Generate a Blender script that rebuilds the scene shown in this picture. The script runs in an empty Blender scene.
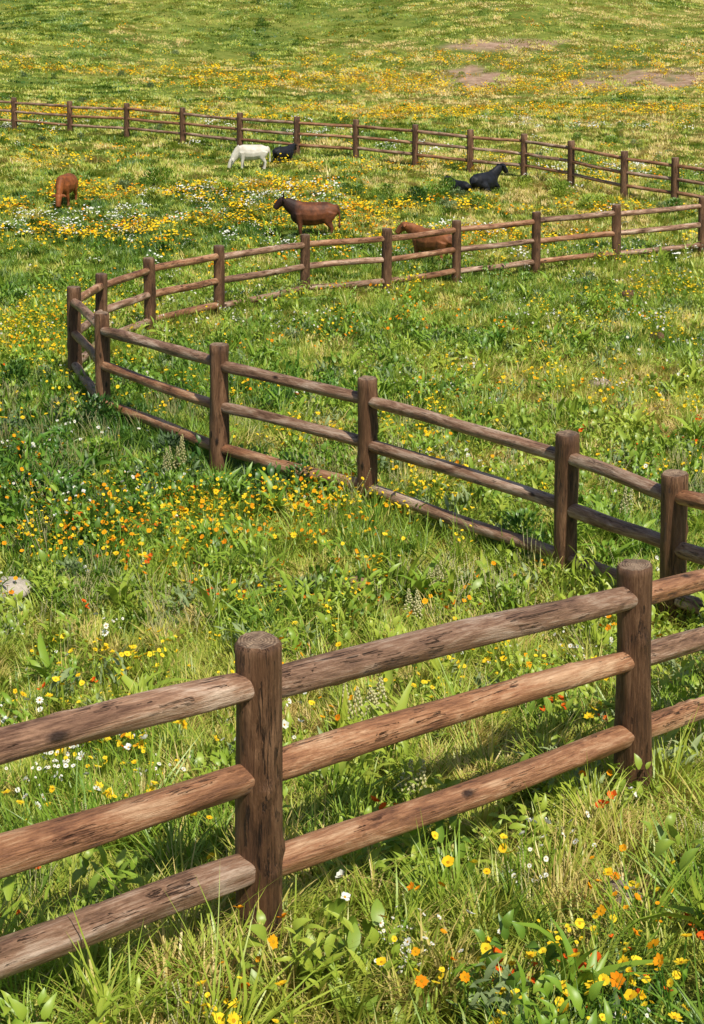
import bpy, math, numpy as np, random
from mathutils import Vector, Matrix, Euler, Quaternion
rng=np.random.default_rng(7); random.seed(7)
scn=bpy.context.scene
CAMZ=4.6
_tab=np.random.default_rng(3).random((256,256))
def vnoise(x,y,s,o=0):
    x=np.asarray(x,float)*s+o*17.3+1000; y=np.asarray(y,float)*s+o*9.1+1000
    xi=np.floor(x).astype(int); yi=np.floor(y).astype(int); fx=x-xi; fy=y-yi
    fx=fx*fx*(3-2*fx); fy=fy*fy*(3-2*fy)
    a=_tab[xi%256,yi%256]; b=_tab[(xi+1)%256,yi%256]; c=_tab[xi%256,(yi+1)%256]; d=_tab[(xi+1)%256,(yi+1)%256]
    return (a*(1-fx)+b*fx)*(1-fy)+(c*(1-fx)+d*fx)*fy
def terr(x,y):
    x=np.asarray(x,float); y=np.asarray(y,float)
    yy=1+np.logaddexp(0,(y-1)*2)/2
    z=.25*np.logaddexp(0,9.4-yy)-np.exp(-((y-31)**2)/162)+.15*6*np.logaddexp(0,(y-78)/6)
    far=1/(1+np.exp(-(y-76)/5))
    z=z+.025*np.sin(x*1.3+1)*np.sin(y*1.1)+.02*np.sin(x*2.9+y*1.7)
    z=z+far*(.5*np.sin(x*.11+y*.06)+.25*np.sin(x*.23-y*.13))
    return z
def tz(x,y): return float(terr(x,y))

# ---------------------------------------------------------------- materials
def newmat(name):
    m=bpy.data.materials.new(name); m.use_nodes=True
    nt=m.node_tree; nt.nodes.clear()
    return m,nt
def N(nt,t,**k):
    n=nt.nodes.new(t)
    for a,b in k.items(): setattr(n,a,b)
    return n
def ramp(nt,stops,interp='LINEAR'):
    r=nt.nodes.new('ShaderNodeValToRGB'); e=r.color_ramp.elements; r.color_ramp.interpolation=interp
    while len(e)>1: e.remove(e[-1])
    e[0].position=stops[0][0]; e[0].color=(*stops[0][1],1)
    for p,c in stops[1:]:
        q=e.new(p); q.color=(*c,1)
    return r
def math_(nt,op,a=None,b=None,clamp=False):
    n=nt.nodes.new('ShaderNodeMath'); n.operation=op; n.use_clamp=clamp
    for i,v in enumerate((a,b)):
        if v is None: continue
        if isinstance(v,(int,float)): n.inputs[i].default_value=v
        else: nt.links.new(v,n.inputs[i])
    return n.outputs[0]
def noise(nt,vec,scale,detail=3,rough=.55,dist=0):
    n=N(nt,'ShaderNodeTexNoise'); n.inputs['Scale'].default_value=scale; n.inputs['Detail'].default_value=detail
    n.inputs['Roughness'].default_value=rough; n.inputs['Distortion'].default_value=dist
    if vec is not None: nt.links.new(vec,n.inputs['Vector'])
    return n.outputs['Fac']
def mixc(nt,f,a,b,mode='MIX'):
    n=nt.nodes.new('ShaderNodeMix'); n.data_type='RGBA'; n.blend_type=mode
    for i,v in ((0,f),(6,a),(7,b)):
        if isinstance(v,(int,float)): n.inputs[i].default_value=v
        elif isinstance(v,tuple): n.inputs[i].default_value=(*v,1)
        else: nt.links.new(v,n.inputs[i])
    return n.outputs[2]
def leaf_out(nt,c,trans,gloss):
    d=N(nt,'ShaderNodeBsdfDiffuse'); nt.links.new(c,d.inputs[0])
    t=N(nt,'ShaderNodeBsdfTranslucent'); nt.links.new(c,t.inputs[0])
    mx=N(nt,'ShaderNodeMixShader'); mx.inputs[0].default_value=trans
    nt.links.new(d.outputs[0],mx.inputs[1]); nt.links.new(t.outputs[0],mx.inputs[2]); s=mx.outputs[0]
    if gloss:
        g=N(nt,'ShaderNodeBsdfGlossy'); g.inputs['Roughness'].default_value=.42; g.inputs['Color'].default_value=(1,1,1,1)
        m2=N(nt,'ShaderNodeMixShader'); m2.inputs[0].default_value=gloss; nt.links.new(s,m2.inputs[1]); nt.links.new(g.outputs[0],m2.inputs[2]); s=m2.outputs[0]
    o=N(nt,'ShaderNodeOutputMaterial'); nt.links.new(s,o.inputs[0])
def plant_mat(name,stops,trans=.25,gloss=.03,tw=.34):
    m,nt=newmat(name)
    to=N(nt,'ShaderNodeAttribute',attribute_name='tone',attribute_type='INSTANCER'); at=N(nt,'ShaderNodeAttribute',attribute_name='tint')
    f=math_(nt,'ADD',to.outputs['Fac'],math_(nt,'MULTIPLY',math_(nt,'SUBTRACT',at.outputs['Fac'],.5),tw),True)
    r=ramp(nt,stops); nt.links.new(f,r.inputs[0]); leaf_out(nt,r.outputs[0],trans,gloss)
    return m
M_grass=plant_mat('grass_blade',[(0,(.055,.13,.016)),(.25,(.155,.26,.026)),(.5,(.33,.41,.05)),(.75,(.50,.50,.08)),(1,(.66,.51,.18))],tw=.75)
M_lush=plant_mat('lush_blade',[(0,(.08,.20,.02)),(.5,(.24,.38,.035)),(1,(.42,.49,.06))])
M_leaf=plant_mat('broad_leaf',[(0,(.045,.12,.018)),(.5,(.15,.27,.028)),(1,(.32,.40,.045))],.2,.035)
M_blue=plant_mat('grey_green_leaf',[(0,(.10,.16,.07)),(.5,(.22,.29,.12)),(1,(.36,.43,.20))],.2,.01)
M_straw=plant_mat('seed_head',[(0,(.42,.38,.14)),(1,(.70,.66,.36))],.3,0)
def petal_mat(name,c1,c2):
    m,nt=newmat(name); at=N(nt,'ShaderNodeAttribute',attribute_name='tint')
    leaf_out(nt,mixc(nt,at.outputs['Fac'],c1,c2),.2,0); return m
M_yel=petal_mat('yellow_petal',(.90,.70,.04),(.86,.50,.015))
M_ora=petal_mat('orange_petal',(.90,.42,.015),(.82,.22,.012))
M_red=petal_mat('red_petal',(.72,.06,.015),(.82,.17,.02))
M_whi=petal_mat('white_petal',(.84,.84,.80),(.80,.80,.68))
M_ctr=petal_mat('flower_centre',(.60,.34,.02),(.42,.20,.01))

def wood_mat(name,dark,mid,light,bump=.5,knots=True,end=False,rough=.68):
    m,nt=newmat(name)
    tc=N(nt,'ShaderNodeTexCoord'); oi=N(nt,'ShaderNodeObjectInfo')
    add=N(nt,'ShaderNodeVectorMath',operation='ADD'); nt.links.new(tc.outputs['Object'],add.inputs[0])
    cb=N(nt,'ShaderNodeCombineXYZ'); rr=math_(nt,'MULTIPLY',oi.outputs['Random'],37.0)
    for i in range(3): nt.links.new(rr,cb.inputs[i])
    nt.links.new(cb.outputs[0],add.inputs[1])
    def mp(sx,sy,sz):
        q=N(nt,'ShaderNodeMapping'); q.inputs['Scale'].default_value=(sx,sy,sz); nt.links.new(add.outputs[0],q.inputs[0]); return q.outputs[0]
    if end:
        ln=N(nt,'ShaderNodeVectorMath',operation='LENGTH'); s2=N(nt,'ShaderNodeMapping'); s2.inputs['Scale'].default_value=(1,1,0)
        nt.links.new(tc.outputs['Object'],s2.inputs[0]); nt.links.new(s2.outputs[0],ln.inputs[0])
        f=math_(nt,'ADD',math_(nt,'MULTIPLY',ln.outputs['Value'],520.0),math_(nt,'MULTIPLY',noise(nt,add.outputs[0],14,3),9.0))
        grain=math_(nt,'ADD',math_(nt,'MULTIPLY',math_(nt,'SINE',f),.14),math_(nt,'MULTIPLY',noise(nt,add.outputs[0],30,5,.7),1.0))
        crack=noise(nt,add.outputs[0],28,2)
    else:
        grain=noise(nt,mp(1,1,.07),100,5,.75,.6)
        crack=noise(nt,mp(1,1,.04),34,5,.65,.6)
    big=noise(nt,mp(1,1,.22),8,5,.65,.8)
    f=math_(nt,'ADD',math_(nt,'MULTIPLY',grain,.75),math_(nt,'MULTIPLY',big,1.15))
    f=math_(nt,'SUBTRACT',f,.45,True)
    r=ramp(nt,[(.28,dark),(.5,mid),(.76,light)]); nt.links.new(f,r.inputs[0])
    d=math_(nt,'ABSOLUTE',math_(nt,'SUBTRACT',crack,.5)); cr=math_(nt,'MULTIPLY',d,50.0,True)
    gate=math_(nt,'GREATER_THAN',noise(nt,mp(1,1,.4),9,4),.54)
    cr2=math_(nt,'MAXIMUM',cr,math_(nt,'SUBTRACT',1.0,gate))
    c=mixc(nt,cr2,tuple(c*.3 for c in dark),r.outputs[0])
    hgt=math_(nt,'ADD',math_(nt,'ADD',math_(nt,'MULTIPLY',grain,.8),math_(nt,'MULTIPLY',big,.6)),math_(nt,'MULTIPLY',cr2,.7))
    if knots:
        v=N(nt,'ShaderNodeTexVoronoi'); v.inputs['Scale'].default_value=5.0; nt.links.new(mp(1,1,.45),v.inputs['Vector'])
        dist=math_(nt,'ADD',v.outputs['Distance'],math_(nt,'MULTIPLY',noise(nt,add.outputs[0],60,3),.06))
        kn=math_(nt,'MULTIPLY',math_(nt,'SUBTRACT',dist,.08),14.0,True)
        c=mixc(nt,kn,tuple(c_*.35 for c_ in dark),c)
        hgt=math_(nt,'ADD',hgt,math_(nt,'MULTIPLY',kn,-.4))
    hs=N(nt,'ShaderNodeHueSaturation'); nt.links.new(c,hs.inputs['Color'])
    nt.links.new(math_(nt,'ADD',math_(nt,'MULTIPLY',oi.outputs['Random'],.35),.85),hs.inputs['Value'])
    p=N(nt,'ShaderNodeBsdfPrincipled'); p.inputs['Roughness'].default_value=rough; p.inputs['Specular IOR Level'].default_value=.45
    nt.links.new(hs.outputs[0],p.inputs['Base Color'])
    b=N(nt,'ShaderNodeBump'); b.inputs['Strength'].default_value=bump; b.inputs['Distance'].default_value=.017
    nt.links.new(hgt,b.inputs['Height']); nt.links.new(b.outputs[0],p.inputs['Normal'])
    o=N(nt,'ShaderNodeOutputMaterial'); nt.links.new(p.outputs[0],o.inputs[0])
    return m
M_post=wood_mat('post_wood',(.042,.018,.008),(.125,.058,.026),(.27,.145,.075),.85,rough=.6)
M_rail=wood_mat('rail_wood',(.095,.043,.023),(.31,.170,.100),(.62,.46,.34),.8,rough=.5)
M_rail2=wood_mat('rail_wood_red',(.11,.042,.019),(.33,.150,.070),(.58,.37,.22),.8,rough=.48)
M_end=wood_mat('end_grain',(.08,.045,.025),(.19,.12,.072),(.36,.25,.16),.5,False,True)

# ---------------------------------------------------------------- ground
def ellip(x,y,L):
    f=np.zeros_like(x)
    for cx,cy,rx,ry in L:
        d=((x-cx)/rx)**2+((y-cy)/ry)**2
        f=np.maximum(f,np.clip(1.8-d*1.2,0,1))
    return f
BARE=[(6.9,80.5,1.9,3.6),(15.4,79.0,4.0,3.4),(9.5,91,3.5,1.8)]
def bare(x,y):
    b=ellip(x+1.4*(vnoise(x,y,.8,4)-.5),y+2.5*(vnoise(x,y,.5,5)-.5),BARE)
    return np.clip(b*(.3+1.3*vnoise(x,y,1.3,3)),0,1)
def tonef(x,y,rand=.06):
    n=len(x); t=.62*vnoise(x,y,.5,71)+.52*vnoise(x,y,.11,72)+.34*vnoise(x,y,1.8,73)-.23
    t=t+.24*np.exp(-((y-80)/10)**2)+.06*np.clip((y-20)/20,0,1)+.12*np.clip(x/6,-1,1)*np.clip((y-8)/6,0,1)
    return t+rng.normal(0,rand,n)
def grid_axis(parts):
    a=[]
    for s,e,st in parts: a+=list(np.arange(s,e,st))
    return np.array(a+[parts[-1][1]])
ys=grid_axis([(-30,0,2),(0,16,.16),(16,45,.35),(45,120,.7),(120,420,10)])
xs=grid_axis([(-200,-40,8),(-40,-10,.7),(-10,10,.2),(10,40,.7),(40,200,8)])
X,Y=np.meshgrid(xs,ys); Z=terr(X,Y)+.03*(vnoise(X,Y,3)-.5)
V=np.stack([X.ravel(),Y.ravel(),Z.ravel()],1); nx=len(xs); ny=len(ys)
i=np.arange(nx*ny).reshape(ny,nx)
F=np.stack([i[:-1,:-1].ravel(),i[:-1,1:].ravel(),i[1:,1:].ravel(),i[1:,:-1].ravel()],1)
me=bpy.data.meshes.new('meadow_ground'); me.from_pydata(V.tolist(),[],F.tolist())
me.polygons.foreach_set('use_smooth',[True]*len(F))
at=me.attributes.new('bare','FLOAT','POINT'); at.data.foreach_set('value',bare(V[:,0],V[:,1]).astype(np.float32))
gr=bpy.data.objects.new('meadow_ground',me); scn.collection.objects.link(gr)
m,nt=newmat('meadow_soil')
g=N(nt,'ShaderNodeNewGeometry'); P=g.outputs['Position']
f=math_(nt,'ADD',math_(nt,'MULTIPLY',noise(nt,P,.12,4),.55),math_(nt,'MULTIPLY',noise(nt,P,2.2,6,.7),.55))
f=math_(nt,'SUBTRACT',f,.05)
r=ramp(nt,[(.3,(.05,.085,.018)),(.45,(.11,.16,.03)),(.58,(.22,.24,.05)),(.72,(.36,.30,.10))]); nt.links.new(f,r.inputs[0])
sr=ramp(nt,[(.3,(.22,.13,.085)),(.6,(.44,.30,.21)),(.8,(.55,.44,.33))]); nt.links.new(noise(nt,P,2,6,.7),sr.inputs[0])
ab=N(nt,'ShaderNodeAttribute',attribute_name='bare')
c=mixc(nt,ab.outputs['Fac'],r.outputs[0],sr.outputs[0])
p=N(nt,'ShaderNodeBsdfDiffuse'); nt.links.new(c,p.inputs[0])
b=N(nt,'ShaderNodeBump'); b.inputs['Strength'].default_value=.8; b.inputs['Distance'].default_value=.08; nt.links.new(noise(nt,P,9,4,.7),b.inputs['Height']); nt.links.new(b.outputs[0],p.inputs['Normal'])
o=N(nt,'ShaderNodeOutputMaterial'); nt.links.new(p.outputs[0],o.inputs[0]); me.materials.append(m)

# ---------------------------------------------------------------- plant prototypes
class MB:
    def __init__(s): s.V=[];s.F=[];s.T=[];s.M=[]
    def strip(s,base,L,w,az,lean,seg,mat,kind='blade',droop=0.0,tint=None):
        t0=random.random() if tint is None else tint
        dx,dy=math.cos(az),math.sin(az); px,py=-dy,dx
        tw=random.uniform(-.5,.5); n0=len(s.V); up=math.sqrt(max(0,1-min(.98,lean)**2*.6))
        for k in range(seg+1):
            t=k/seg
            h=L*lean*(t**1.7); z=L*(t*up-droop*t**3)
            if kind=='blade': ww=w*(1-t**1.8)*(.75+.5*min(1,t*3))*.5
            else: ww=w*math.sin(math.pi*min(1,(.06+.94*t))**.75)*.5
            cx,cy,cz=base[0]+dx*h,base[1]+dy*h,base[2]+z
            a=tw*t; qx,qy=px*math.cos(a)+dx*math.sin(a),py*math.cos(a)+dy*math.sin(a)
            if k==seg: s.V.append((cx,cy,cz)); s.T.append(t0)
            elif kind=='blade': s.V+= [(cx-qx*ww,cy-qy*ww,cz),(cx+qx*ww,cy+qy*ww,cz)]; s.T+=[t0,t0]
            else: s.V+= [(cx-qx*ww,cy-qy*ww,cz+ww*.35),(cx,cy,cz),(cx+qx*ww,cy+qy*ww,cz+ww*.35)]; s.T+=[t0*.9,min(1,t0+.25),t0*.9]
        st=2 if kind=='blade' else 3
        for k in range(seg):
            a=n0+k*st
            if k<seg-1:
                if st==2: s.F.append((a,a+1,a+3,a+2)); s.M.append(mat)
                else: s.F+=[(a,a+1,a+4,a+3),(a+1,a+2,a+5,a+4)]; s.M+=[mat,mat]
            else:
                e=n0+seg*st
                if st==2: s.F.append((a,a+1,e)); s.M.append(mat)
                else: s.F+=[(a,a+1,e),(a+1,a+2,e)]; s.M+=[mat,mat]
    def head(s,c,R,n,mp,mc,tilt=(0,0),cup=.15,wide=.55,dome=.3):
        E=Euler((tilt[0],tilt[1],random.random()*6.28)).to_matrix(); c=Vector(c); t0=random.random()
        def put(p): s.V.append(tuple(c+E@Vector(p))); s.T.append(t0); return len(s.V)-1
        for k in range(n):
            a=6.283*k/n+random.uniform(-.1,.1); r=R*random.uniform(.85,1.05); w=wide*6.283*R/n*.62
            ca,sa=math.cos(a),math.sin(a); cu=cup*R*random.uniform(.3,1.5)
            q=[put((ca*R*.15-sa*w*.3,sa*R*.15+ca*w*.3,0)),put((ca*R*.15+sa*w*.3,sa*R*.15-ca*w*.3,0)),
               put((ca*r*.7+sa*w,sa*r*.7-ca*w,cu*.8)),put((ca*r,sa*r,cu)),put((ca*r*.7-sa*w,sa*r*.7+ca*w,cu*.8))]
            s.F.append(tuple(q)); s.M.append(mp)
        rr=R*dome; ring=[put((math.cos(j*1.047)*rr,math.sin(j*1.047)*rr,R*.05)) for j in range(6)]; top=put((0,0,R*.05+rr*.6))
        for j in range(6): s.F.append((ring[j],ring[(j+1)%6],top)); s.M.append(mc)
    def ball(s,c,rx,rz,mat,t=None):
        t=random.random() if t is None else t; n=len(s.V); c=Vector(c)
        for z,rr in ((-rz,.3),(0,1),(rz,.35)):
            for j in range(5):
                a=j*1.2566+z; s.V.append((c.x+math.cos(a)*rx*rr,c.y+math.sin(a)*rx*rr,c.z+z)); s.T.append(t)
        for l in range(2):
            for j in range(5):
                s.F.append((n+l*5+j,n+l*5+(j+1)%5,n+l*5+5+(j+1)%5,n+l*5+5+j)); s.M.append(mat)
        s.F.append(tuple(n+10+j for j in range(5))); s.M.append(mat)
    def build(s,name,mats):
        me=bpy.data.meshes.new(name); me.from_pydata(s.V,[],s.F)
        for m in mats: me.materials.append(m)
        me.polygons.foreach_set('material_index',s.M); me.polygons.foreach_set('use_smooth',[True]*len(s.F))
        a=me.attributes.new('tint','FLOAT','POINT'); a.data.foreach_set('value',s.T)
        return bpy.data.objects.new(name,me)
R=random.uniform
def rdisc(r):
    a=R(0,6.283); q=r*math.sqrt(random.random()); return (q*math.cos(a),q*math.sin(a),-.02)
_tid=[100]
def turf(name,n,rad,l0,l1,w,seg,cl,mat):
    """turf patch: blades grouped in tufts; height, lean direction and tint vary with a clump noise of cell size cl"""
    _tid[0]+=1; o=_tid[0]; b=MB()
    cand=[]
    while len(cand)<n:
        x,y,_=rdisc(rad)
        if random.random()<.2+1.15*float(vnoise(x,y,1/cl,o)): cand.append((x,y))
    for x,y in cand:
        h=float(vnoise(x,y,.8/cl,o+31)); tn=float(vnoise(x,y,.6/cl,o+57)); an=6.28*2*float(vnoise(x,y,.45/cl,o+83))
        L=(l0+(l1-l0)*h**1.5)*R(.55,1.25); 
        b.strip((x,y,-.02),L,w*R(.6,1.4),an+R(-1.2,1.2),R(.3,.98),seg,0,droop=R(0,.35),tint=min(1,max(0,.5+(tn-.5)*1.3+R(-.30,.30))))
    return b.build(name,[mat])
def grass_clump(name,n,rad,l0,l1,w,lean0,lean1,mat,seg=4):
    b=MB()
    for _ in range(n):
        p=rdisc(rad); az=math.atan2(p[1],p[0])+R(-1.3,1.3)
        b.strip(p,R(l0,l1),w*R(.6,1.4),az,R(lean0,lean1),seg,0,droop=R(0,.3) if lean1>.6 else 0)
    return b.build(name,[mat])
def coll(name,objs):
    c=bpy.data.collections.new(name)
    for o in objs: c.objects.link(o)
    return c
C_t0=coll('turf_near',[turf('turf_n',740,.30,.05,.31,.0095,3,.13,M_grass) for _ in range(6)])
C_t1=coll('turf_mid',[turf('turf_m',880,.45,.05,.33,.014,3,.17,M_grass) for _ in range(6)])
C_t2=coll('turf_far',[turf('turf_f',900,.75,.06,.30,.022,2,.26,M_grass) for _ in range(6)])
C_t3=coll('turf_farther',[turf('turf_g',900,1.2,.06,.28,.034,2,.4,M_grass) for _ in range(5)])
C_t4=coll('turf_hill',[turf('turf_h',760,1.95,.05,.24,.060,2,.7,M_grass) for _ in range(5)])
C_tall=coll('tall_grass_tufts',[grass_clump('tall_tuft',46,.07,.20,.50,.0085,.3,1.0,M_lush,5) for _ in range(3)]+[grass_clump('tall_tuft_dry',34,.06,.20,.48,.007,.3,1.0,M_grass,5) for _ in range(2)])
def weed(name,n,L0,L1,mat,aspect=.33,stem=0,rad=.05):
    b=MB()
    for _ in range(n):
        p=rdisc(rad); L=R(L0,L1); z=R(0,stem)
        b.strip((p[0],p[1],p[2]+z),L,L*aspect*R(.8,1.2),R(0,6.283),R(.45,.95),4,0,'leaf',droop=R(.0,.5))
    return b.build(name,[mat])
C_weed=coll('broad_weeds',[weed('rosette',13,.07,.15,M_leaf,.34),weed('dock_weed',20,.12,.28,M_lush,.17,.12),weed('leafy_weed',44,.04,.09,M_leaf,.45,.22,.13),weed('clover_weed',48,.025,.05,M_lush,.75,.10,.13),weed('leafy_weed2',44,.05,.11,M_lush,.25,.32,.10),weed('leafy_weed3',40,.04,.08,M_lush,.4,.24,.12),weed('grey_weed',34,.04,.10,M_blue,.26,.18,.09)])
def shrub(name,mat,n,h,rad,l0,l1,asp):
    b=MB()
    for _ in range(n):
        a=R(0,6.283); u=random.random()**.5; z=h*R(.05,1); q=rad*u*math.sqrt(max(.05,1-(z/h)**2*.85))
        b.strip((q*math.cos(a),q*math.sin(a),z),R(l0,l1),R(l0,l1)*asp,a+R(-1,1),R(.4,.98),3,0,'leaf',droop=R(0,.3))
    return b.build(name,[mat])
C_shrub=coll('leafy_bushes',[shrub('bush_a',M_leaf,300,.42,.34,.05,.11,.42),shrub('bush_b',M_lush,260,.34,.38,.06,.12,.3),shrub('bush_c',M_blue,240,.30,.30,.06,.12,.3)])
def flower_clump(name,pm,n,h0,h1,Rh,pet,rad,wide=.6,cup=.15,centre=None,dome=.28):
    centre=centre or M_ctr
    b=MB()
    for _ in range(n):
        p=rdisc(rad); h=R(h0,h1); dx,dy=R(-.03,.03),R(-.03,.03)
        for az in (0,1.57):
            px,py=math.cos(az)*.0022,math.sin(az)*.0022; k=len(b.V)
            b.V+=[(p[0]-px,p[1]-py,-.02),(p[0]+px,p[1]+py,-.02),(p[0]+dx+px,p[1]+dy+py,h),(p[0]+dx-px,p[1]+dy-py,h)]; b.T+=[.4]*4
            b.F.append((k,k+1,k+2,k+3)); b.M.append(0)
        for _ in range(2): b.strip((p[0],p[1],R(0,h*.5)),R(.05,.1),.014,R(0,6.28),R(.4,.9),3,0,'leaf')
        b.head((p[0]+dx,p[1]+dy,h),Rh*R(.6,1.2),pet,1,2,(R(-.7,.7),R(-.7,.7)),cup*R(.5,2.5),wide,dome)
    return b.build(name,[M_lush,pm,centre])
C_yel=coll('yellow_flower_clumps',[flower_clump('yellow_f',M_yel,4,.15,.34,.027,8,.14),flower_clump('yellow_f2',M_yel,7,.15,.32,.019,6,.17,.8),flower_clump('yellow_f3',M_yel,2,.16,.30,.030,10,.10),flower_clump('yellow_f4',M_yel,10,.16,.36,.014,5,.13,.9)])
C_ora=coll('orange_flower_clumps',[flower_clump('orange_f',M_ora,3,.16,.32,.026,8,.13),flower_clump('orange_f2',M_ora,5,.15,.32,.020,6,.15,.8)])
C_red=coll('red_flower_clumps',[flower_clump('red_f',M_red,3,.17,.30,.025,5,.16,.9,.35),flower_clump('red_f2',M_red,2,.16,.28,.023,6,.10,.8,.3)])
C_whi=coll('white_flower_clumps',[flower_clump('white_f',M_whi,3,.15,.28,.024,9,.14,.5),flower_clump('white_f2',M_whi,5,.13,.27,.017,7,.17,.6),flower_clump('white_f3',M_whi,2,.16,.26,.032,8,.09,.8,.3),flower_clump('white_f4',M_whi,10,.15,.27,.012,5,.08,.8)])
def bloom(name,pm,n,rad,Rh):
    b=MB()
    for _ in range(n):
        p=rdisc(rad); b.head((p[0],p[1],R(.14,.32)),Rh*R(.7,1.2),5,1,1,(R(-.6,.6),R(-.6,.6)),.3,.95,.3)
    for _ in range(12):
        p=rdisc(rad); b.strip(p,R(.1,.22),.02,R(0,6.28),R(.2,.7),2,0)
    return b.build(name,[M_grass,pm])
C_bly=coll('yellow_bloom',[bloom('yb1',M_yel,15,.32,.033),bloom('yb2',M_ora,9,.30,.033),bloom('yb3',M_yel,9,.3,.037),bloom('yb4',M_yel,18,.36,.030)])
C_blw=coll('white_bloom',[bloom('wb1',M_whi,12,.28,.028)])
def spike(name):
    b=MB()
    for _ in range(3):
        p=rdisc(.07); h=R(.26,.40); b.strip(p,h,.008,0,.05,3,0); b.strip(p,h,.008,1.57,.05,3,0)
        for k in range(40):
            t=k/40; a=k*2.4; z=h*(.45+.65*t); rr=.034*(1-t)+.004
            b.ball((p[0]+math.cos(a)*rr,p[1]+math.sin(a)*rr,z),.009*(1.2-t*.6),.009,1)
    for _ in range(14): b.strip(rdisc(.05),R(.08,.18),.03,R(0,6.28),R(.4,.9),4,0,'leaf')
    return b.build(name,[M_lush,M_straw])
C_spk=coll('seed_spikes',[spike('spike1'),spike('spike2')])
def fine(name):
    b=MB()
    for _ in range(9):
        p=rdisc(.08); az=R(0,6.28); h=R(.3,.5); ln=R(.1,.35)
        b.strip(p,h,.0045,az,ln,4,0,tint=R(.6,1))
        for k in range(7):
            t=.72+.038*k; hh=h*ln*t**1.7; z=h*t*.98
            b.ball((p[0]+math.cos(az)*hh,p[1]+math.sin(az)*hh,z),.004,.008,0,.9)
    return b.build(name,[M_straw])
C_fine=coll('dry_seed_grass',[fine('fine1'),fine('fine2')])

# ---------------------------------------------------------------- scattering
def scatter(name,c,pts,scl,tilt=.15,sink=0.0,flat=1.0,tadd=0.0,align=False):
    n=len(pts); me=bpy.data.meshes.new(name)
    P=np.column_stack([pts[:,0],pts[:,1],terr(pts[:,0],pts[:,1])-sink])
    me.vertices.add(n); me.vertices.foreach_set('co',P.astype(np.float32).ravel())
    a=me.attributes.new('rot','FLOAT_VECTOR','POINT')
    if align:
        e=.4; gx=(terr(pts[:,0]+e,pts[:,1])-terr(pts[:,0]-e,pts[:,1]))/(2*e); gy=(terr(pts[:,0],pts[:,1]+e)-terr(pts[:,0],pts[:,1]-e))/(2*e)
        rr=[]
        for k in range(n):
            q=Vector((0,0,1)).rotation_difference(Vector((-gx[k],-gy[k],1)).normalized())@Quaternion((0,0,1),rng.random()*6.283); rr.append(tuple(q.to_euler('XYZ')))
        rr=np.array(rr,dtype=np.float32)
    else: rr=np.column_stack([rng.normal(0,tilt,n),rng.normal(0,tilt,n),rng.random(n)*6.283]).astype(np.float32)
    a.data.foreach_set('vector',rr.ravel())
    a=me.attributes.new('scl','FLOAT_VECTOR','POINT'); s=np.asarray(scl)*np.ones(n)
    zs=s*rng.uniform(.7,1.3,n)*flat if not align else np.ones(n)*flat*s*rng.uniform(.85,1.15,n)
    a.data.foreach_set('vector',np.column_stack([s,s,zs]).astype(np.float32).ravel())
    a=me.attributes.new('tone','FLOAT','POINT'); a.data.foreach_set('value',(tonef(pts[:,0],pts[:,1],.03 if align else .12)+tadd).astype(np.float32))
    ob=bpy.data.objects.new(name,me); scn.collection.objects.link(ob)
    ng=bpy.data.node_groups.new(name,'GeometryNodeTree')
    ng.interface.new_socket('Geometry',in_out='INPUT',socket_type='NodeSocketGeometry'); ng.interface.new_socket('Geometry',in_out='OUTPUT',socket_type='NodeSocketGeometry')
    gi=ng.nodes.new('NodeGroupInput'); go=ng.nodes.new('NodeGroupOutput'); ci=ng.nodes.new('GeometryNodeCollectionInfo')
    ci.inputs['Collection'].default_value=c; ci.inputs['Separate Children'].default_value=True; ci.inputs['Reset Children'].default_value=True
    ip=ng.nodes.new('GeometryNodeInstanceOnPoints'); ip.inputs['Pick Instance'].default_value=True
    ri=ng.nodes.new('FunctionNodeRandomValue'); ri.data_type='INT'
    io=[s_ for s_ in ri.outputs if s_.type=='INT'][0]
    ii=[s_ for s_ in ri.inputs if s_.type=='INT']; ii[0].default_value=0; ii[1].default_value=len(c.objects)-1
    ng.links.new(io,ip.inputs['Instance Index'])
    def na(nm):
        q=ng.nodes.new('GeometryNodeInputNamedAttribute'); q.data_type='FLOAT_VECTOR'; q.inputs['Name'].default_value=nm; return q.outputs[0]
    er=ng.nodes.new('FunctionNodeEulerToRotation'); ng.links.new(na('rot'),er.inputs[0]); ng.links.new(er.outputs[0],ip.inputs['Rotation'])
    ng.links.new(na('scl'),ip.inputs['Scale'])
    ng.links.new(gi.outputs[0],ip.inputs['Points']); ng.links.new(ci.outputs[0],ip.inputs['Instance']); ng.links.new(ip.outputs[0],go.inputs[0])
    md=ob.modifiers.new('scatter','NODES'); md.node_group=ng
    return ob
def samp(y0,y1,dens,k=.34,m=1.6):
    area=k*(y1*y1-y0*y0)+2*m*(y1-y0); n=int(area*dens)
    yy=rng.uniform(y0,y1,n*3); w=(k*yy+m)/(k*y1+m); yy=yy[rng.random(len(yy))<w][:n]
    xx=rng.uniform(-1,1,len(yy))*(k*yy+m)
    return np.column_stack([xx,yy])
def tiles(y0,y1,sp,k=.34,m=1.6):
    out=[]
    for r_,y in enumerate(np.arange(y0+sp/2,y1,sp*.9)):
        hw=k*y+m+sp
        for x in np.arange(-hw,hw,sp*1.1): out.append((x+(r_%2)*sp*.55,y))
    p=np.array(out); p+=rng.uniform(-.16,.16,p.shape)*sp
    return p[bare(p[:,0],p[:,1])<.45]
def keep(p,prob): return p[rng.random(len(p))<prob]
F1=[(-2.1,2.6,1.29),(-.35,4.43,1.29),(1.42,6.18,1.28),(3.4,8.3,1.28)]
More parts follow.
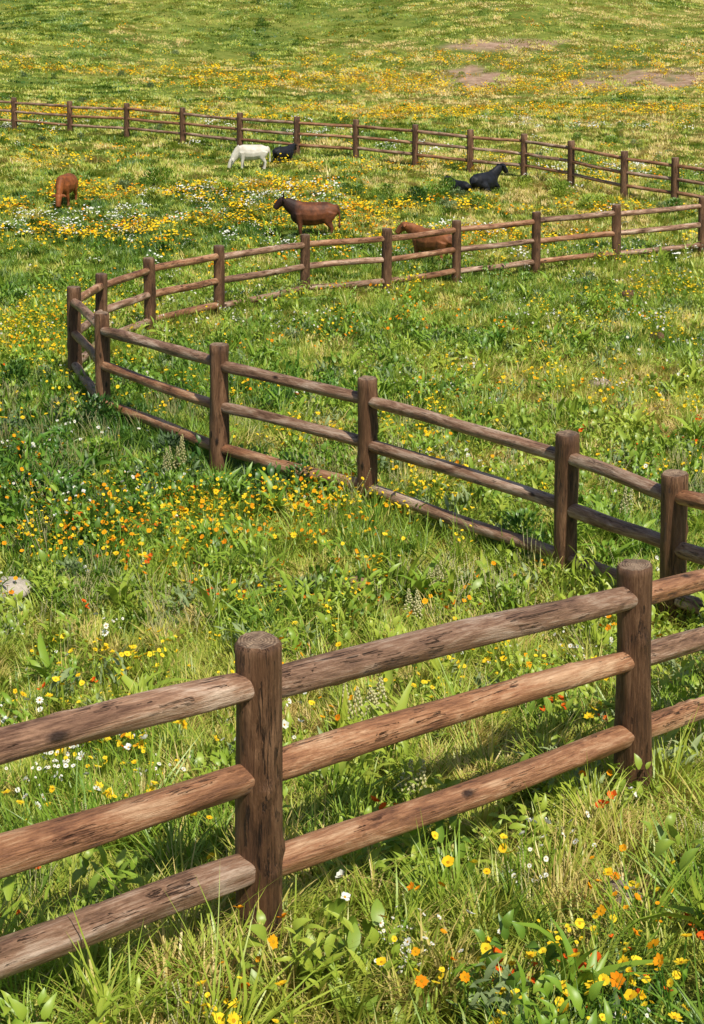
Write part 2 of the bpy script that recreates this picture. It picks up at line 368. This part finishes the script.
F2=[(3.4,8.3,1.28),(2.49,9.92,1.25),(1.81,10.97,1.35),(.15,12.95,1.36),(-1.43,14.34,1.40),(-3.07,16.62,1.37),(-3.86,18.96,1.34),(-3.95,21.65,1.25),(-3.44,23.44,1.31),(-2.43,25.29,1.34),(-.93,27.48,1.27),(.71,28.31,1.31),(2.22,29.7,1.3),(4.04,30.71,1.32),(5.99,31.77,1.34),(8.2,32.87,1.36),(10.55,33.85,1.37),(12.9,34.8,1.36)]
xs3=[-17.9,-15.65,-12.95,-10.54,-8.2,-5.96,-3.82,-1.83,.13,1.99,3.65,5.2,6.41,7.64,8.88,10.3,12.0]
ys3=[58.3,57.4,55.5,54.0,52.6,50.8,49.1,47.8,46.8,45.3,44.3,43.3,41.8,40.0,39.1,37.7,36.6]
F3=[(x,y,1.17+.17*i/16) for i,(x,y) in enumerate(zip(xs3,ys3))]
scatter('meadow_grass',C_t0,tiles(1.9,9.6,.40),1.0,align=True)
scatter('meadow_grass.001',C_t1,tiles(9.5,21.2,.60),1.0,align=True)
scatter('meadow_grass.002',C_t2,tiles(21,42.3,1.0),1.0,align=True)
scatter('meadow_grass.003',C_t3,tiles(42,71,1.6,.33,1),1.0,align=True)
scatter('meadow_grass.004',C_t4,tiles(70.5,135,2.6,.33,1),1.0,align=True)
# tall tufts
p=samp(2.2,34,20); d=vnoise(p[:,0],p[:,1],.8,5); p=keep(p,np.clip((d-.45)*5,.05,1)*np.clip(1.3-p[:,1]/34,0,1)); s=rng.uniform(.45,1.1,len(p))
ex=np.array([(.9,5.0),(1.2,5.3),(1.75,5.7),(2.0,5.5),(-1.8,11.2),(-1.5,11.5),(-1.0,11.3),(-1.9,11.6),(-.4,12.0),(.3,11.5),(1.5,4.6),(-5.5,23.5),(-.9,11.7),(-.6,11.2),(.1,11.9),(-1.3,10.9),(1.5,5.4),(-.7,4.3),(1.9,4.9),(1.2,4.5),(-1.3,4.2),(-1.5,3.9),(1.1,5.6),(.3,4.7)])
ex=np.repeat(ex,3,0)+rng.normal(0,.13,(len(ex)*3,2))
fl_=[]
for L in (F1,F2[:12]):
    for a_,b_ in zip(L[:-1],L[1:]):
        for t in list(rng.random(9))+[.02,.04,.97]: fl_.append((a_[0]+t*(b_[0]-a_[0])+rng.normal(0,.12),a_[1]+t*(b_[1]-a_[1])+rng.normal(0,.12)))
ex=np.vstack([ex,np.array(fl_)])
scatter('tall_grass',C_tall,np.vstack([p,ex]),np.concatenate([s,rng.uniform(.6,1.15,len(ex))]),tilt=.22)
# weeds
p=samp(2.2,34,34); d=vnoise(p[:,0],p[:,1],.9,8); p=keep(p,np.clip((d-.42)*4.5,.04,1)*np.clip(1.3-p[:,1]/26,.12,1))
ew=np.array([(.35,5.2),(.5,5.4),(.7,5.7),(.2,5.0),(1.0,6.0),(1.5,4.2),(1.7,4.0),(.9,3.8),(-.6,3.6),(-1.1,4.6),(-.2,3.9),(2.0,4.8),(.1,4.0)]); ew=np.repeat(ew,4,0)+rng.normal(0,.12,(len(ew)*4,2)); p=np.vstack([p,ew])
scatter('broadleaf_weeds',C_weed,p,rng.uniform(.55,1.4,len(p))+.008*p[:,1],tilt=.3,tadd=.02)
q=samp(9,60,1.3); d=vnoise(q[:,0],q[:,1],.35,9); q1=keep(q,np.clip((d-.6)*3,0.02,1)*.6)
bx=[(-2.0,24.8),(-1.7,24.9),(-1.1,26.6),(-.8,26.9),(1.6,39.5),(2.4,40.5),(2.9,38.9),(.6,40),(-6.2,41),(-5.6,42),(-3.4,40.5),(2.5,24.5),(3.0,23.6),(-3.9,19.6),(-4.3,18.9),(-3.6,17.3),(-4.0,17.6),(-3.0,16.2),(-2.6,15.9),(-2.9,14.9),(-2.2,14.6),(-3.6,15.6),(1.4,12.0),(2.2,10.9),(1.95,10.3),(-.7,13.6),(4.5,11.5),(5.2,41),(5.9,40.4),(7,38.5),(8.3,38),(-2.2,13.0),(-2.4,13.6),(-1.5,13.3)]
bx=np.repeat(np.array(bx,float),3,0)+rng.normal(0,.3,(len(bx)*3,2))
fx=np.column_stack([rng.uniform(-22,30,40),rng.uniform(66,112,40)]); bx=np.vstack([bx,fx])
bs=np.where(bx[:,1]>60,1.1,np.where(bx[:,1]>30,.95,.72))*rng.uniform(.6,1.25,len(bx))
scatter('leafy_bushes',C_shrub,np.vstack([q1,bx]),np.concatenate([rng.uniform(.35,.8,len(q1)),bs]),sink=.03,tadd=-.06)
# flowers
def blobs(L):
    out=[]
    for x,y,rx,ry,n in L: out.append(np.column_stack([rng.normal(x,rx,n),rng.normal(y,ry,n)]))
    return np.vstack(out)
p=samp(2.3,34,19); d=vnoise(p[:,0],p[:,1],.7,11)*.6+vnoise(p[:,0],p[:,1],2.2,12)*.4
yl=np.vstack([keep(p,np.clip((d-.555)*5,.022,.85)*np.clip(1.25-p[:,1]/40,.4,1)),blobs([(-5.6,23.5,.9,1.8,230),(-1.3,12.4,.8,.5,90),(.1,13,.6,.5,50),(1.0,13.4,.5,.4,18),(1.5,3.9,.9,.4,42),(-.2,3.4,.5,.3,16),(-1.5,6.2,.4,.5,28),(.4,7.6,.6,.5,18),(4,17,1.5,2,28),(-6,19,1,2,44),(-3.2,12.3,.8,.6,20),(5,22,2,2.5,44)])])
scatter('yellow_wildflowers',C_yel,yl,rng.uniform(.7,1.15,len(yl))+.013*yl[:,1])
p=samp(2.3,30,6); d=vnoise(p[:,0],p[:,1],.6,14); ol=np.vstack([keep(p,np.clip((d-.57)*4,.02,.7)*np.clip(1.2-p[:,1]/34,.2,1)),blobs([(-1.8,12.1,.6,.5,44),(-.6,12.3,.5,.4,22),(1.5,3.9,.8,.35,22),(-2.6,12.6,.6,.4,12)])])
scatter('orange_wildflowers',C_ora,ol,rng.uniform(.7,1.1,len(ol))+.012*ol[:,1])
p=samp(2.3,20,5); d=vnoise(p[:,0],p[:,1],.7,17); rl=np.vstack([keep(p,np.clip((d-.62)*4,.015,.6)),blobs([(-2.2,11.9,.5,.3,10),(.75,4.0,.25,.15,7),(1.1,4.1,.3,.15,5),(-1.3,10.8,.3,.2,6),(.1,5.6,.2,.2,2)])])
scatter('red_wildflowers',C_red,rl,rng.uniform(.7,1.0,len(rl)))
p=samp(2.3,36,11); d=vnoise(p[:,0],p[:,1],.55,21)*.65+vnoise(p[:,0],p[:,1],2.0,22)*.35; wl=np.vstack([keep(p,np.clip((d-.56)*4.5,.022,.7)*np.clip(.45+p[:,1]/20,.45,1)*np.clip(1.5-p[:,1]/30,.3,1)),blobs([(-1.4,6.3,.4,.4,30),(-2.3,13.4,.5,.4,14),(.15,4.2,.22,.18,10),(1.5,3.7,.5,.3,8),(-3.4,15.3,.5,.4,14)])])
scatter('white_wildflowers',C_whi,wl,rng.uniform(.6,1.1,len(wl))+.01*wl[:,1])
p=samp(30,66,14,.34,2); band=np.exp(-((p[:,1]-39)/5.0)**2)*1.25*np.clip(1.05-(p[:,0]+4)/16,.28,1)+np.exp(-((p[:,1]-64)/6)**2)*.45
d=vnoise(p[:,0]*.35,p[:,1],.6,31)*.65+vnoise(p[:,0],p[:,1],1.5,32)*.35
fl=keep(p,np.clip((d-.46)*5,0.01,1)*band)
p=samp(64,130,3.6,.34,2); band=np.exp(-((p[:,1]-80)/7)**2)*1.0+.05
d=vnoise(p[:,0]*.3,p[:,1],.25,41)*.7+vnoise(p[:,0],p[:,1],.9,42)*.3
fl2=keep(p,np.clip((d-.465)*5,0,1)*band*(1-bare(p[:,0],p[:,1])))
scatter('yellow_wildflowers.001',C_bly,np.vstack([fl,fl2]),np.concatenate([rng.uniform(.8,1.25,len(fl)),rng.uniform(1.0,1.5,len(fl2))]),flat=.8)
p=samp(30,60,6,.34,2); d=vnoise(p[:,0]*.5,p[:,1],.5,51); wl=np.vstack([keep(p,np.clip((d-.72)*3,0.006,1)),blobs([(-7.5,36.5,1.6,1.0,60),(-1.2,33.5,1,.8,16)])])
scatter('white_wildflowers.001',C_blw,wl,rng.uniform(.7,1.1,len(wl)),flat=.8)
sp=np.array([(-1.95,14.0),(.62,10.55),(.03,7.25),(.25,6.1),(2.6,12.6),(.5,9.9)]); sp=np.vstack([sp,sp[:3]+.1])
scatter('seed_spike_plants',C_spk,sp,rng.uniform(.8,1.15,len(sp)),.06,tadd=.4)
p=samp(2.3,18,9); d=vnoise(p[:,0],p[:,1],.8,61); p=keep(p,np.clip((d-.45)*3,.03,1)); scatter('dry_seed_grass',C_fine,p,rng.uniform(.5,1.0,len(p)))

# ---------------------------------------------------------------- fences
def log_mesh(name,L,r0,r1,seed,segs,rings,mats,endtaper=.0,bow=.0,irr=.05,cap_bev=.012,bumps=2):
    rg=random.Random(seed); ph=[(rg.randint(1,5),rg.uniform(1.0,6),rg.uniform(0,6.28),rg.uniform(.3,1)) for _ in range(7)]
    bp=[(rg.uniform(0,6.28),rg.uniform(.1,.9)*L,rg.uniform(.08,.2)) for _ in range(bumps)]
    ba=rg.uniform(0,6.28)
    zs=[0,cap_bev]+[cap_bev+(L-2*cap_bev)*k/rings for k in range(1,rings)]+[L-cap_bev,L]
    V=[];F=[];M=[]
    for k,z in enumerate(zs):
        t=z/L; base=r0*(1-t)+r1*t
        base*=1-endtaper*(math.exp(-t*L/.06)+math.exp(-(1-t)*L/.06))
        if k in(0,len(zs)-1): base-=cap_bev*.8
        ox,oy=[bow*math.sin(math.pi*t)*f(ba)+.3*bow*math.sin(2.7*math.pi*t+ba)*f(ba+1) for f in(math.cos,math.sin)]
        for j in range(segs):
            a=6.28318*j/segs
            r=base*(1+irr*sum(w*math.sin(n*a+q*z+h) for n,q,h,w in ph)/2.0)
            for ta,tz_,am in bp:
                da=(a-ta+math.pi)%(2*math.pi)-math.pi
                r+=base*am*math.exp(-(da/.35)**2-((z-tz_)/.035)**2)
            V.append((ox+r*math.cos(a),oy+r*math.sin(a),z+(rg.uniform(-.003,.003) if k==len(zs)-1 else 0)))
    nz=len(zs)
    for k in range(nz-1):
        for j in range(segs):
            j2=(j+1)%segs; F.append((k*segs+j,k*segs+j2,(k+1)*segs+j2,(k+1)*segs+j)); M.append(0)
    for k,sg in((0,1),(nz-1,-1)):
        c=len(V); V.append((0,0,zs[k]-sg*.002))
        for j in range(segs):
            j2=(j+1)%segs; F.append((c,k*segs+j2,k*segs+j) if sg==1 else (c,k*segs+j,k*segs+j2)); M.append(1)
    me=bpy.data.meshes.new(name); me.from_pydata(V,[],F)
    for m_ in mats: me.materials.append(m_)
    me.polygons.foreach_set('material_index',M); me.polygons.foreach_set('use_smooth',[m_==0 for m_ in M])
    return me
def fence(name,pts,rp,rr,rh,hi,seed,skipfirst=False):
    root=bpy.data.objects.new(name,None); scn.collection.objects.link(root); rg=random.Random(seed)
    segs,ringp,ringr=(40,60,90) if hi==2 else ((20,24,30) if hi==1 else (10,8,8))
    def add(nm,me,loc,rot):
        o=bpy.data.objects.new(nm,me); o.location=loc; o.rotation_mode='QUATERNION'; o.rotation_quaternion=rot; o.parent=root; scn.collection.objects.link(o)
    zb=[];ln=[]
    for k,(x,y,h) in enumerate(pts):
        z=tz(x,y); zb.append(z); lean=-x/(.94*y+1.5)*.27+rg.uniform(-.008,.008); ly=rg.uniform(-.012,.012); ln.append(Vector((lean,ly,1)))
        if k==0 and skipfirst: continue
        r=rp*rg.uniform(.95,1.06)
        me=log_mesh('post',h+.3,r*1.04,r*.96,seed*100+k,segs,ringp,[M_post,M_end],irr=.05,bumps=4 if hi else 0)
        add('post_%d'%k,me,Vector((x,y,z))-ln[-1]*.3,ln[-1].to_track_quat('Z','Y')@Euler((0,0,rg.uniform(0,6))).to_quaternion())
    for k in range(len(pts)-1):
        a,b=pts[k],pts[k+1]
        for q,hh in enumerate(rh):
            fa,fb=a[2]/1.3,b[2]/1.3
            A=Vector((a[0],a[1],zb[k]))+ln[k]*(hh*fa+rg.uniform(-.015,.015)); B=Vector((b[0],b[1],zb[k+1]))+ln[k+1]*(hh*fb+rg.uniform(-.015,.015))
            d=(B-A); L=d.length; dn=d.normalized(); st=rp*.45; A=A+dn*st; L-=2*st
            r=rr*rg.uniform(.92,1.08); r2=rr*rg.uniform(.92,1.08)
            me=log_mesh('rail',L,r,r2,seed*1000+k*10+q,segs,ringr,[rg.choice([M_rail,M_rail2]),M_end],endtaper=.12 if hi else 0,bow=.014 if hi else .01,irr=.06,bumps=6 if hi==2 else (3 if hi else 0))
            add('rail_%d_%d'%(k,q),me,A,dn.to_track_quat('Z','Y'))
    return root
fence('wooden_rail_fence',F1,.084,.058,[1.12,.775,.375],2,1)
fence('wooden_rail_fence.001',F2,.098,.060,[1.10,.68,.24],1,2,True)
fence('wooden_rail_fence.002',F3,.105,.050,[1.08,.72,.36],0,3)

# ---------------------------------------------------------------- rocks
def rock(x,y,s,flat,seed,col,lift=0):
    import bmesh
    bm=bmesh.new(); bmesh.ops.create_icosphere(bm,subdivisions=3,radius=1)
    rg=random.Random(seed); ph=[(Vector((rg.uniform(-2,2),rg.uniform(-2,2),rg.uniform(-2,2))),rg.uniform(0,6)) for _ in range(6)]
    for v in bm.verts:
        n=v.co.normalized(); r=1+.12*sum(math.sin(n.dot(k)+h) for k,h in ph)*.7; v.co=Vector((n.x*r*s,n.y*r*s*.75,n.z*r*s*flat))
    me=bpy.data.meshes.new('rock'); bm.to_mesh(me); bm.free()
    me.polygons.foreach_set('use_smooth',[True]*len(me.polygons))
    m,nt=newmat('rock_surface'); tc=N(nt,'ShaderNodeTexCoord'); f=noise(nt,tc.outputs['Object'],9,7,.7)
    r_=ramp(nt,[(.3,tuple(c*.5 for c in col)),(.65,col)]); nt.links.new(f,r_.inputs[0]); p=N(nt,'ShaderNodeBsdfPrincipled'); p.inputs['Roughness'].default_value=.9
    nt.links.new(r_.outputs[0],p.inputs['Base Color']); b=N(nt,'ShaderNodeBump'); b.inputs['Distance'].default_value=.03; nt.links.new(f,b.inputs['Height']); nt.links.new(b.outputs[0],p.inputs['Normal'])
    o=N(nt,'ShaderNodeOutputMaterial'); nt.links.new(p.outputs[0],o.inputs[0]); me.materials.append(m)
    ob=bpy.data.objects.new('rock',me); ob.location=(x,y,tz(x,y)+s*flat*.8+lift); ob.rotation_euler=(0,.06,rg.uniform(-.3,.3)); scn.collection.objects.link(ob)
rock(-2.76,10.45,.19,.42,11,(.55,.48,.39),.07); rock(1.1,4.85,.08,.8,2,(.34,.26,.2)); rock(3.4,18.7,.20,.5,3,(.45,.32,.24)); rock(-.18,4.15,.06,.9,5,(.45,.38,.28))
rock(5.0,22.5,.12,.9,6,(.16,.07,.04)); rock(5.6,27.5,.2,.5,7,(.2,.09,.05)); rock(.05,10.8,.12,.7,8,(.30,.17,.10))

# ---------------------------------------------------------------- animals
def hide_mat(name,body,dark,front=None,edge=.35):
    m,nt=newmat(name); tc=N(nt,'ShaderNodeTexCoord'); O=tc.outputs['Object']
    f=noise(nt,O,5,4,.6); c=mixc(nt,math_(nt,'MULTIPLY',math_(nt,'SUBTRACT',f,.35),3.0,True),dark,body)
    sx=N(nt,'ShaderNodeSeparateXYZ'); nt.links.new(O,sx.inputs[0])
    if front:
        q=math_(nt,'MULTIPLY',math_(nt,'SUBTRACT',math_(nt,'ADD',sx.outputs[0],math_(nt,'MULTIPLY',f,.25)),edge+.12),7.0,True); c=mixc(nt,q,c,front)
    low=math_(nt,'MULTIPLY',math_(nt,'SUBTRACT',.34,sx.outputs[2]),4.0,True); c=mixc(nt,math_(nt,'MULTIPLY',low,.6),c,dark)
    p=N(nt,'ShaderNodeBsdfPrincipled'); p.inputs['Roughness'].default_value=.6; p.inputs['Specular IOR Level'].default_value=.3; nt.links.new(c,p.inputs['Base Color'])
    b=N(nt,'ShaderNodeBump'); b.inputs['Distance'].default_value=.01; b.inputs['Strength'].default_value=.5; nt.links.new(noise(nt,O,60,3),b.inputs['Height']); nt.links.new(b.outputs[0],p.inputs['Normal'])
    o=N(nt,'ShaderNodeOutputMaterial'); nt.links.new(p.outputs[0],o.inputs[0]); return m
def animal(name,x,y,yaw,s,mat,pose='stand',turn=0.0,seed=0,horn=False,sink=0,nz=0.0):
    V=[];F=[]
    def tube(P,seg=14):
        n0=len(V); P=[(Vector(a[:3]),a[3],a[4]) for a in P]
        for k,(c,w,h) in enumerate(P):
            t=(P[min(k+1,len(P)-1)][0]-P[max(k-1,0)][0]).normalized()
            side=Vector((0,1,0)); side=(side-t*side.dot(t)); side=side.normalized() if side.length>.1 else Vector((1,0,0)); up=t.cross(side).normalized()
            for j in range(seg):
                a=6.28318*j/seg; V.append(c+side*(w*math.cos(a))+up*(h*math.sin(a)))
        for k in range(len(P)-1):
            for j in range(seg):
                j2=(j+1)%seg; F.append((n0+k*seg+j,n0+k*seg+j2,n0+(k+1)*seg+j2,n0+(k+1)*seg+j))
        F.append(tuple(n0+j for j in reversed(range(seg)))); F.append(tuple(n0+(len(P)-1)*seg+j for j in range(seg)))
    dz=-.38 if pose=='lie' else 0
    # cattle trunk: level back, square rump with prominent tailhead, deep belly and brisket
    tube([(-.68,0,.90+dz,.08,.06),(-.66,0,.82+dz,.17,.17),(-.52,0,.755+dz,.235,.25),(-.30,0,.70+dz,.27,.295),(-.04,0,.67+dz,.29,.325),(.18,0,.675+dz,.265,.325),(.36,0,.70+dz,.225,.31),(.48,0,.72+dz,.175,.25),(.56,0,.73+dz,.10,.16)])
    if pose=='graze': N_=[(.38,0,.80,.17,.25),(.53,0,.70,.135,.21),(.66,0,.55,.11,.17),(.76,0,.41,.09,.13)]; H=[(.74,0,.44,.095,.10),(.80,0,.35,.115,.12),(.87,0,.22,.09,.10),(.91,0,.12,.08,.085),(.93,0,.06,.075,.07)]
    else:
        N_=[(.38,0,.80+dz,.17,.25),(.54,0,.86+dz+nz*.4,.135,.205),(.66,0,.92+dz+nz*.8,.11,.165),(.74,0,.955+dz+nz,.095,.13)]; H=[(.72,0,1.0+dz+nz,.095,.085),(.80,0,.975+dz+nz,.115,.12),(.90,0,.89+dz+nz,.09,.10),(.97,0,.805+dz+nz,.078,.085),(1.0,0,.76+dz+nz,.075,.068)]
    piv=Vector((.40,0,.80+dz))
    def tr(P,f):
        o=[]
        for (a,b,c,w,h) in P:
            k=turn*f*min(1,max(0,(Vector((a,b,c))-piv).length/.45)); v=Vector((a,b,c))-piv; v=Matrix.Rotation(k,3,'Z')@v+piv; o.append((v.x,v.y,v.z,w,h))
        return o
    N_=tr(N_,1); H=tr(H,1); tube(N_); tube(H)
    hp=Vector(H[1][:3]); hd=(Vector(H[3][:3])-Vector(H[1][:3])).normalized(); sd=Vector((-hd.y,hd.x,0)); sd=sd.normalized() if sd.length>.05 else Vector((0,1,0))
    for sg in(-1,1):
        b=hp-hd*.06
        tube([(*(b+sd*sg*.07+Vector((0,0,.01))),.035,.03),(*(b+sd*sg*.16+Vector((0,0,0))),.06,.03),(*(b+sd*sg*.26-Vector((0,0,.04))),.022,.018)],8)
        if horn: tube([(*(b+sd*sg*.05+Vector((0,0,.07))),.03,.03),(*(b+sd*sg*.13+Vector((0,0,.12))),.024,.024),(*(b+sd*sg*.14+Vector((0,0,.20))),.013,.013)],8)
    rg=random.Random(seed)
    if pose!='lie':
        for sg in(-1,1):
            o=rg.uniform(-.08,.08); y_=sg*.14
            tube([(.34,y_,.70,.105,.16),(.34,y_,.54,.085,.115),(.335+o*.4,y_,.41,.064,.076),(.34+o*.7,y_,.28,.055,.058),(.335+o,y_,.16,.040,.042),(.34+o,y_,.07,.045,.048),(.36+o,y_,.035,.052,.058),(.365+o,y_,0,.057,.064)],10)
            o=rg.uniform(-.08,.08); y_=sg*.15
            tube([(-.50,y_,.74,.12,.20),(-.46,y_,.58,.105,.17),(-.45+o*.3,y_,.46,.08,.115),(-.53+o*.6,y_,.34,.054,.072),(-.56+o*.8,y_,.29,.048,.06),(-.545+o,y_,.16,.040,.044),(-.53+o,y_,.07,.045,.05),(-.51+o,y_,.035,.052,.058),(-.50+o,y_,0,.057,.064)],10)
    else:
        for sg in(-1,1):
            y_=sg*.2
            tube([(.32,y_*.6,.30,.09,.12),(.42,y_,.16,.065,.075),(.56,y_*1.1,.06,.05,.05),(.42,y_*1.2,.04,.035,.035),(.3,y_*1.2,.035,.04,.04)],10)
            tube([(-.42,y_*.7,.32,.11,.17),(-.30,y_*1.3,.20,.09,.12),(-.18,y_*1.5,.09,.06,.07),(-.42,y_*1.5,.06,.045,.05),(-.22,y_*1.6,.04,.035,.035),(-.08,y_*1.6,.035,.04,.04)],10)
    tube([(-.67,0,.92+dz,.035,.035),(-.75,.01,.84+dz,.028,.028),(-.775,.02,.64+dz*.8,.024,.024),(-.77,.03,.46+dz*.7,.024,.024),(-.765,.03,.34+dz*.6,.045,.045),(-.76,.03,.26+dz*.45,.02,.02)],8)
    me=bpy.data.meshes.new(name); me.from_pydata([tuple(v) for v in V],[],F)
    me.materials.append(mat)
    root=bpy.data.objects.new(name,None); scn.collection.objects.link(root)
    root.location=(x,y,tz(x,y)-sink); root.scale=(s,)*3; root.rotation_euler=(0,0,yaw)
    ob=bpy.data.objects.new('body',me); scn.collection.objects.link(ob); ob.parent=root
    rm=ob.modifiers.new('fuse','REMESH'); rm.mode='VOXEL'; rm.voxel_size=.018; rm.use_smooth_shade=True
    sm=ob.modifiers.new('soften','SMOOTH'); sm.factor=.5; sm.iterations=4
    me2=bpy.data.meshes.new('eyes'); v2=[];f2=[]
    for sg in(-1,1):
        c=hp+hd*.07+sd*sg*.10+Vector((0,0,.03)); n=len(v2)
        for dxx,dyy,dzz in((1,0,0),(-1,0,0),(0,1,0),(0,-1,0),(0,0,1),(0,0,-1)): v2.append(tuple(c+Vector((dxx,dyy,dzz))*.016))
        for a in(0,1):
            for b_ in(2,3):
                for c_ in(4,5): f2.append((n+a,n+b_,n+c_))
    me2.from_pydata(v2,[],f2); eo=bpy.data.objects.new('eyes',me2); scn.collection.objects.link(eo); eo.parent=root; me2.materials.append(M_eye)
    return root
M_eye,nt=newmat('eye'); p=N(nt,'ShaderNodeBsdfPrincipled'); p.inputs['Base Color'].default_value=(.01,.008,.006,1); p.inputs['Roughness'].default_value=.15
o=N(nt,'ShaderNodeOutputMaterial'); nt.links.new(p.outputs[0],o.inputs[0])
H_bay=hide_mat('bay_hide',(.22,.07,.025),(.07,.025,.011),front=(.03,.013,.009),edge=.34)
H_red=hide_mat('red_hide',(.32,.115,.04),(.15,.05,.018))
H_rust=hide_mat('rust_hide',(.34,.10,.023),(.15,.045,.013))
H_white=hide_mat('white_hide',(.75,.70,.60),(.55,.50,.40))
H_black=hide_mat('black_hide',(.014,.016,.022),(.006,.006,.008))
PI=math.pi
animal('bay_cow',-1.0,35.0,PI+.10,.90,H_bay,'stand',turn=.0,seed=3,horn=True,nz=.06)
animal('brown_calf',1.75,31.5,PI-.75,.84,H_red,'stand',turn=.5,seed=5,nz=.05)
animal('brown_cow',-7.86,39.2,-PI/2-.12,.84,H_rust,'graze',seed=8)
animal('white_cow',-3.15,44.9,PI+.15,.76,H_white,'graze',seed=11)
animal('black_cow',-2.15,45.7,.8,.62,H_black,'stand',turn=.3,seed=12,sink=.06)
animal('black_cow.001',3.85,41.3,.85,.86,H_black,'lie',turn=-.3,seed=14,nz=.16)
animal('black_calf',3.05,41.0,PI-.9,.60,H_black,'lie',seed=15,nz=.05)

# ---------------------------------------------------------------- light, sky, camera
el=math.radians(55); to_sun=Vector((.50*math.cos(el),-.866*math.cos(el),math.sin(el))).normalized()
sd=bpy.data.lights.new('sun','SUN'); sd.energy=5.0; sd.angle=math.radians(.5); sd.color=(1,.945,.83)
so=bpy.data.objects.new('sun',sd); so.rotation_euler=(-to_sun).to_track_quat('-Z','Y').to_euler(); so.location=(20,-20,40); scn.collection.objects.link(so)
w=bpy.data.worlds.new('World'); scn.world=w; w.use_nodes=True; nt=w.node_tree; nt.nodes.clear()
sk=nt.nodes.new('ShaderNodeTexSky'); sk.sky_type='NISHITA'; sk.sun_disc=False; sk.sun_elevation=el; sk.sun_rotation=math.atan2(to_sun.x,to_sun.y)
bg=nt.nodes.new('ShaderNodeBackground'); bg.inputs[1].default_value=.10; ow=nt.nodes.new('ShaderNodeOutputWorld'); nt.links.new(sk.outputs[0],bg.inputs[0]); nt.links.new(bg.outputs[0],ow.inputs[0])
scn.view_settings.view_transform='Standard'; scn.view_settings.look='None'; scn.view_settings.exposure=0
cd=bpy.data.cameras.new('camera'); cd.sensor_fit='VERTICAL'; cd.sensor_height=24; cd.lens=24*1400/1024; cd.clip_end=1500; cd.clip_start=.05
co=bpy.data.objects.new('camera',cd); co.location=(0,0,CAMZ); co.rotation_euler=(math.radians(70),0,0); scn.collection.objects.link(co); scn.camera=co
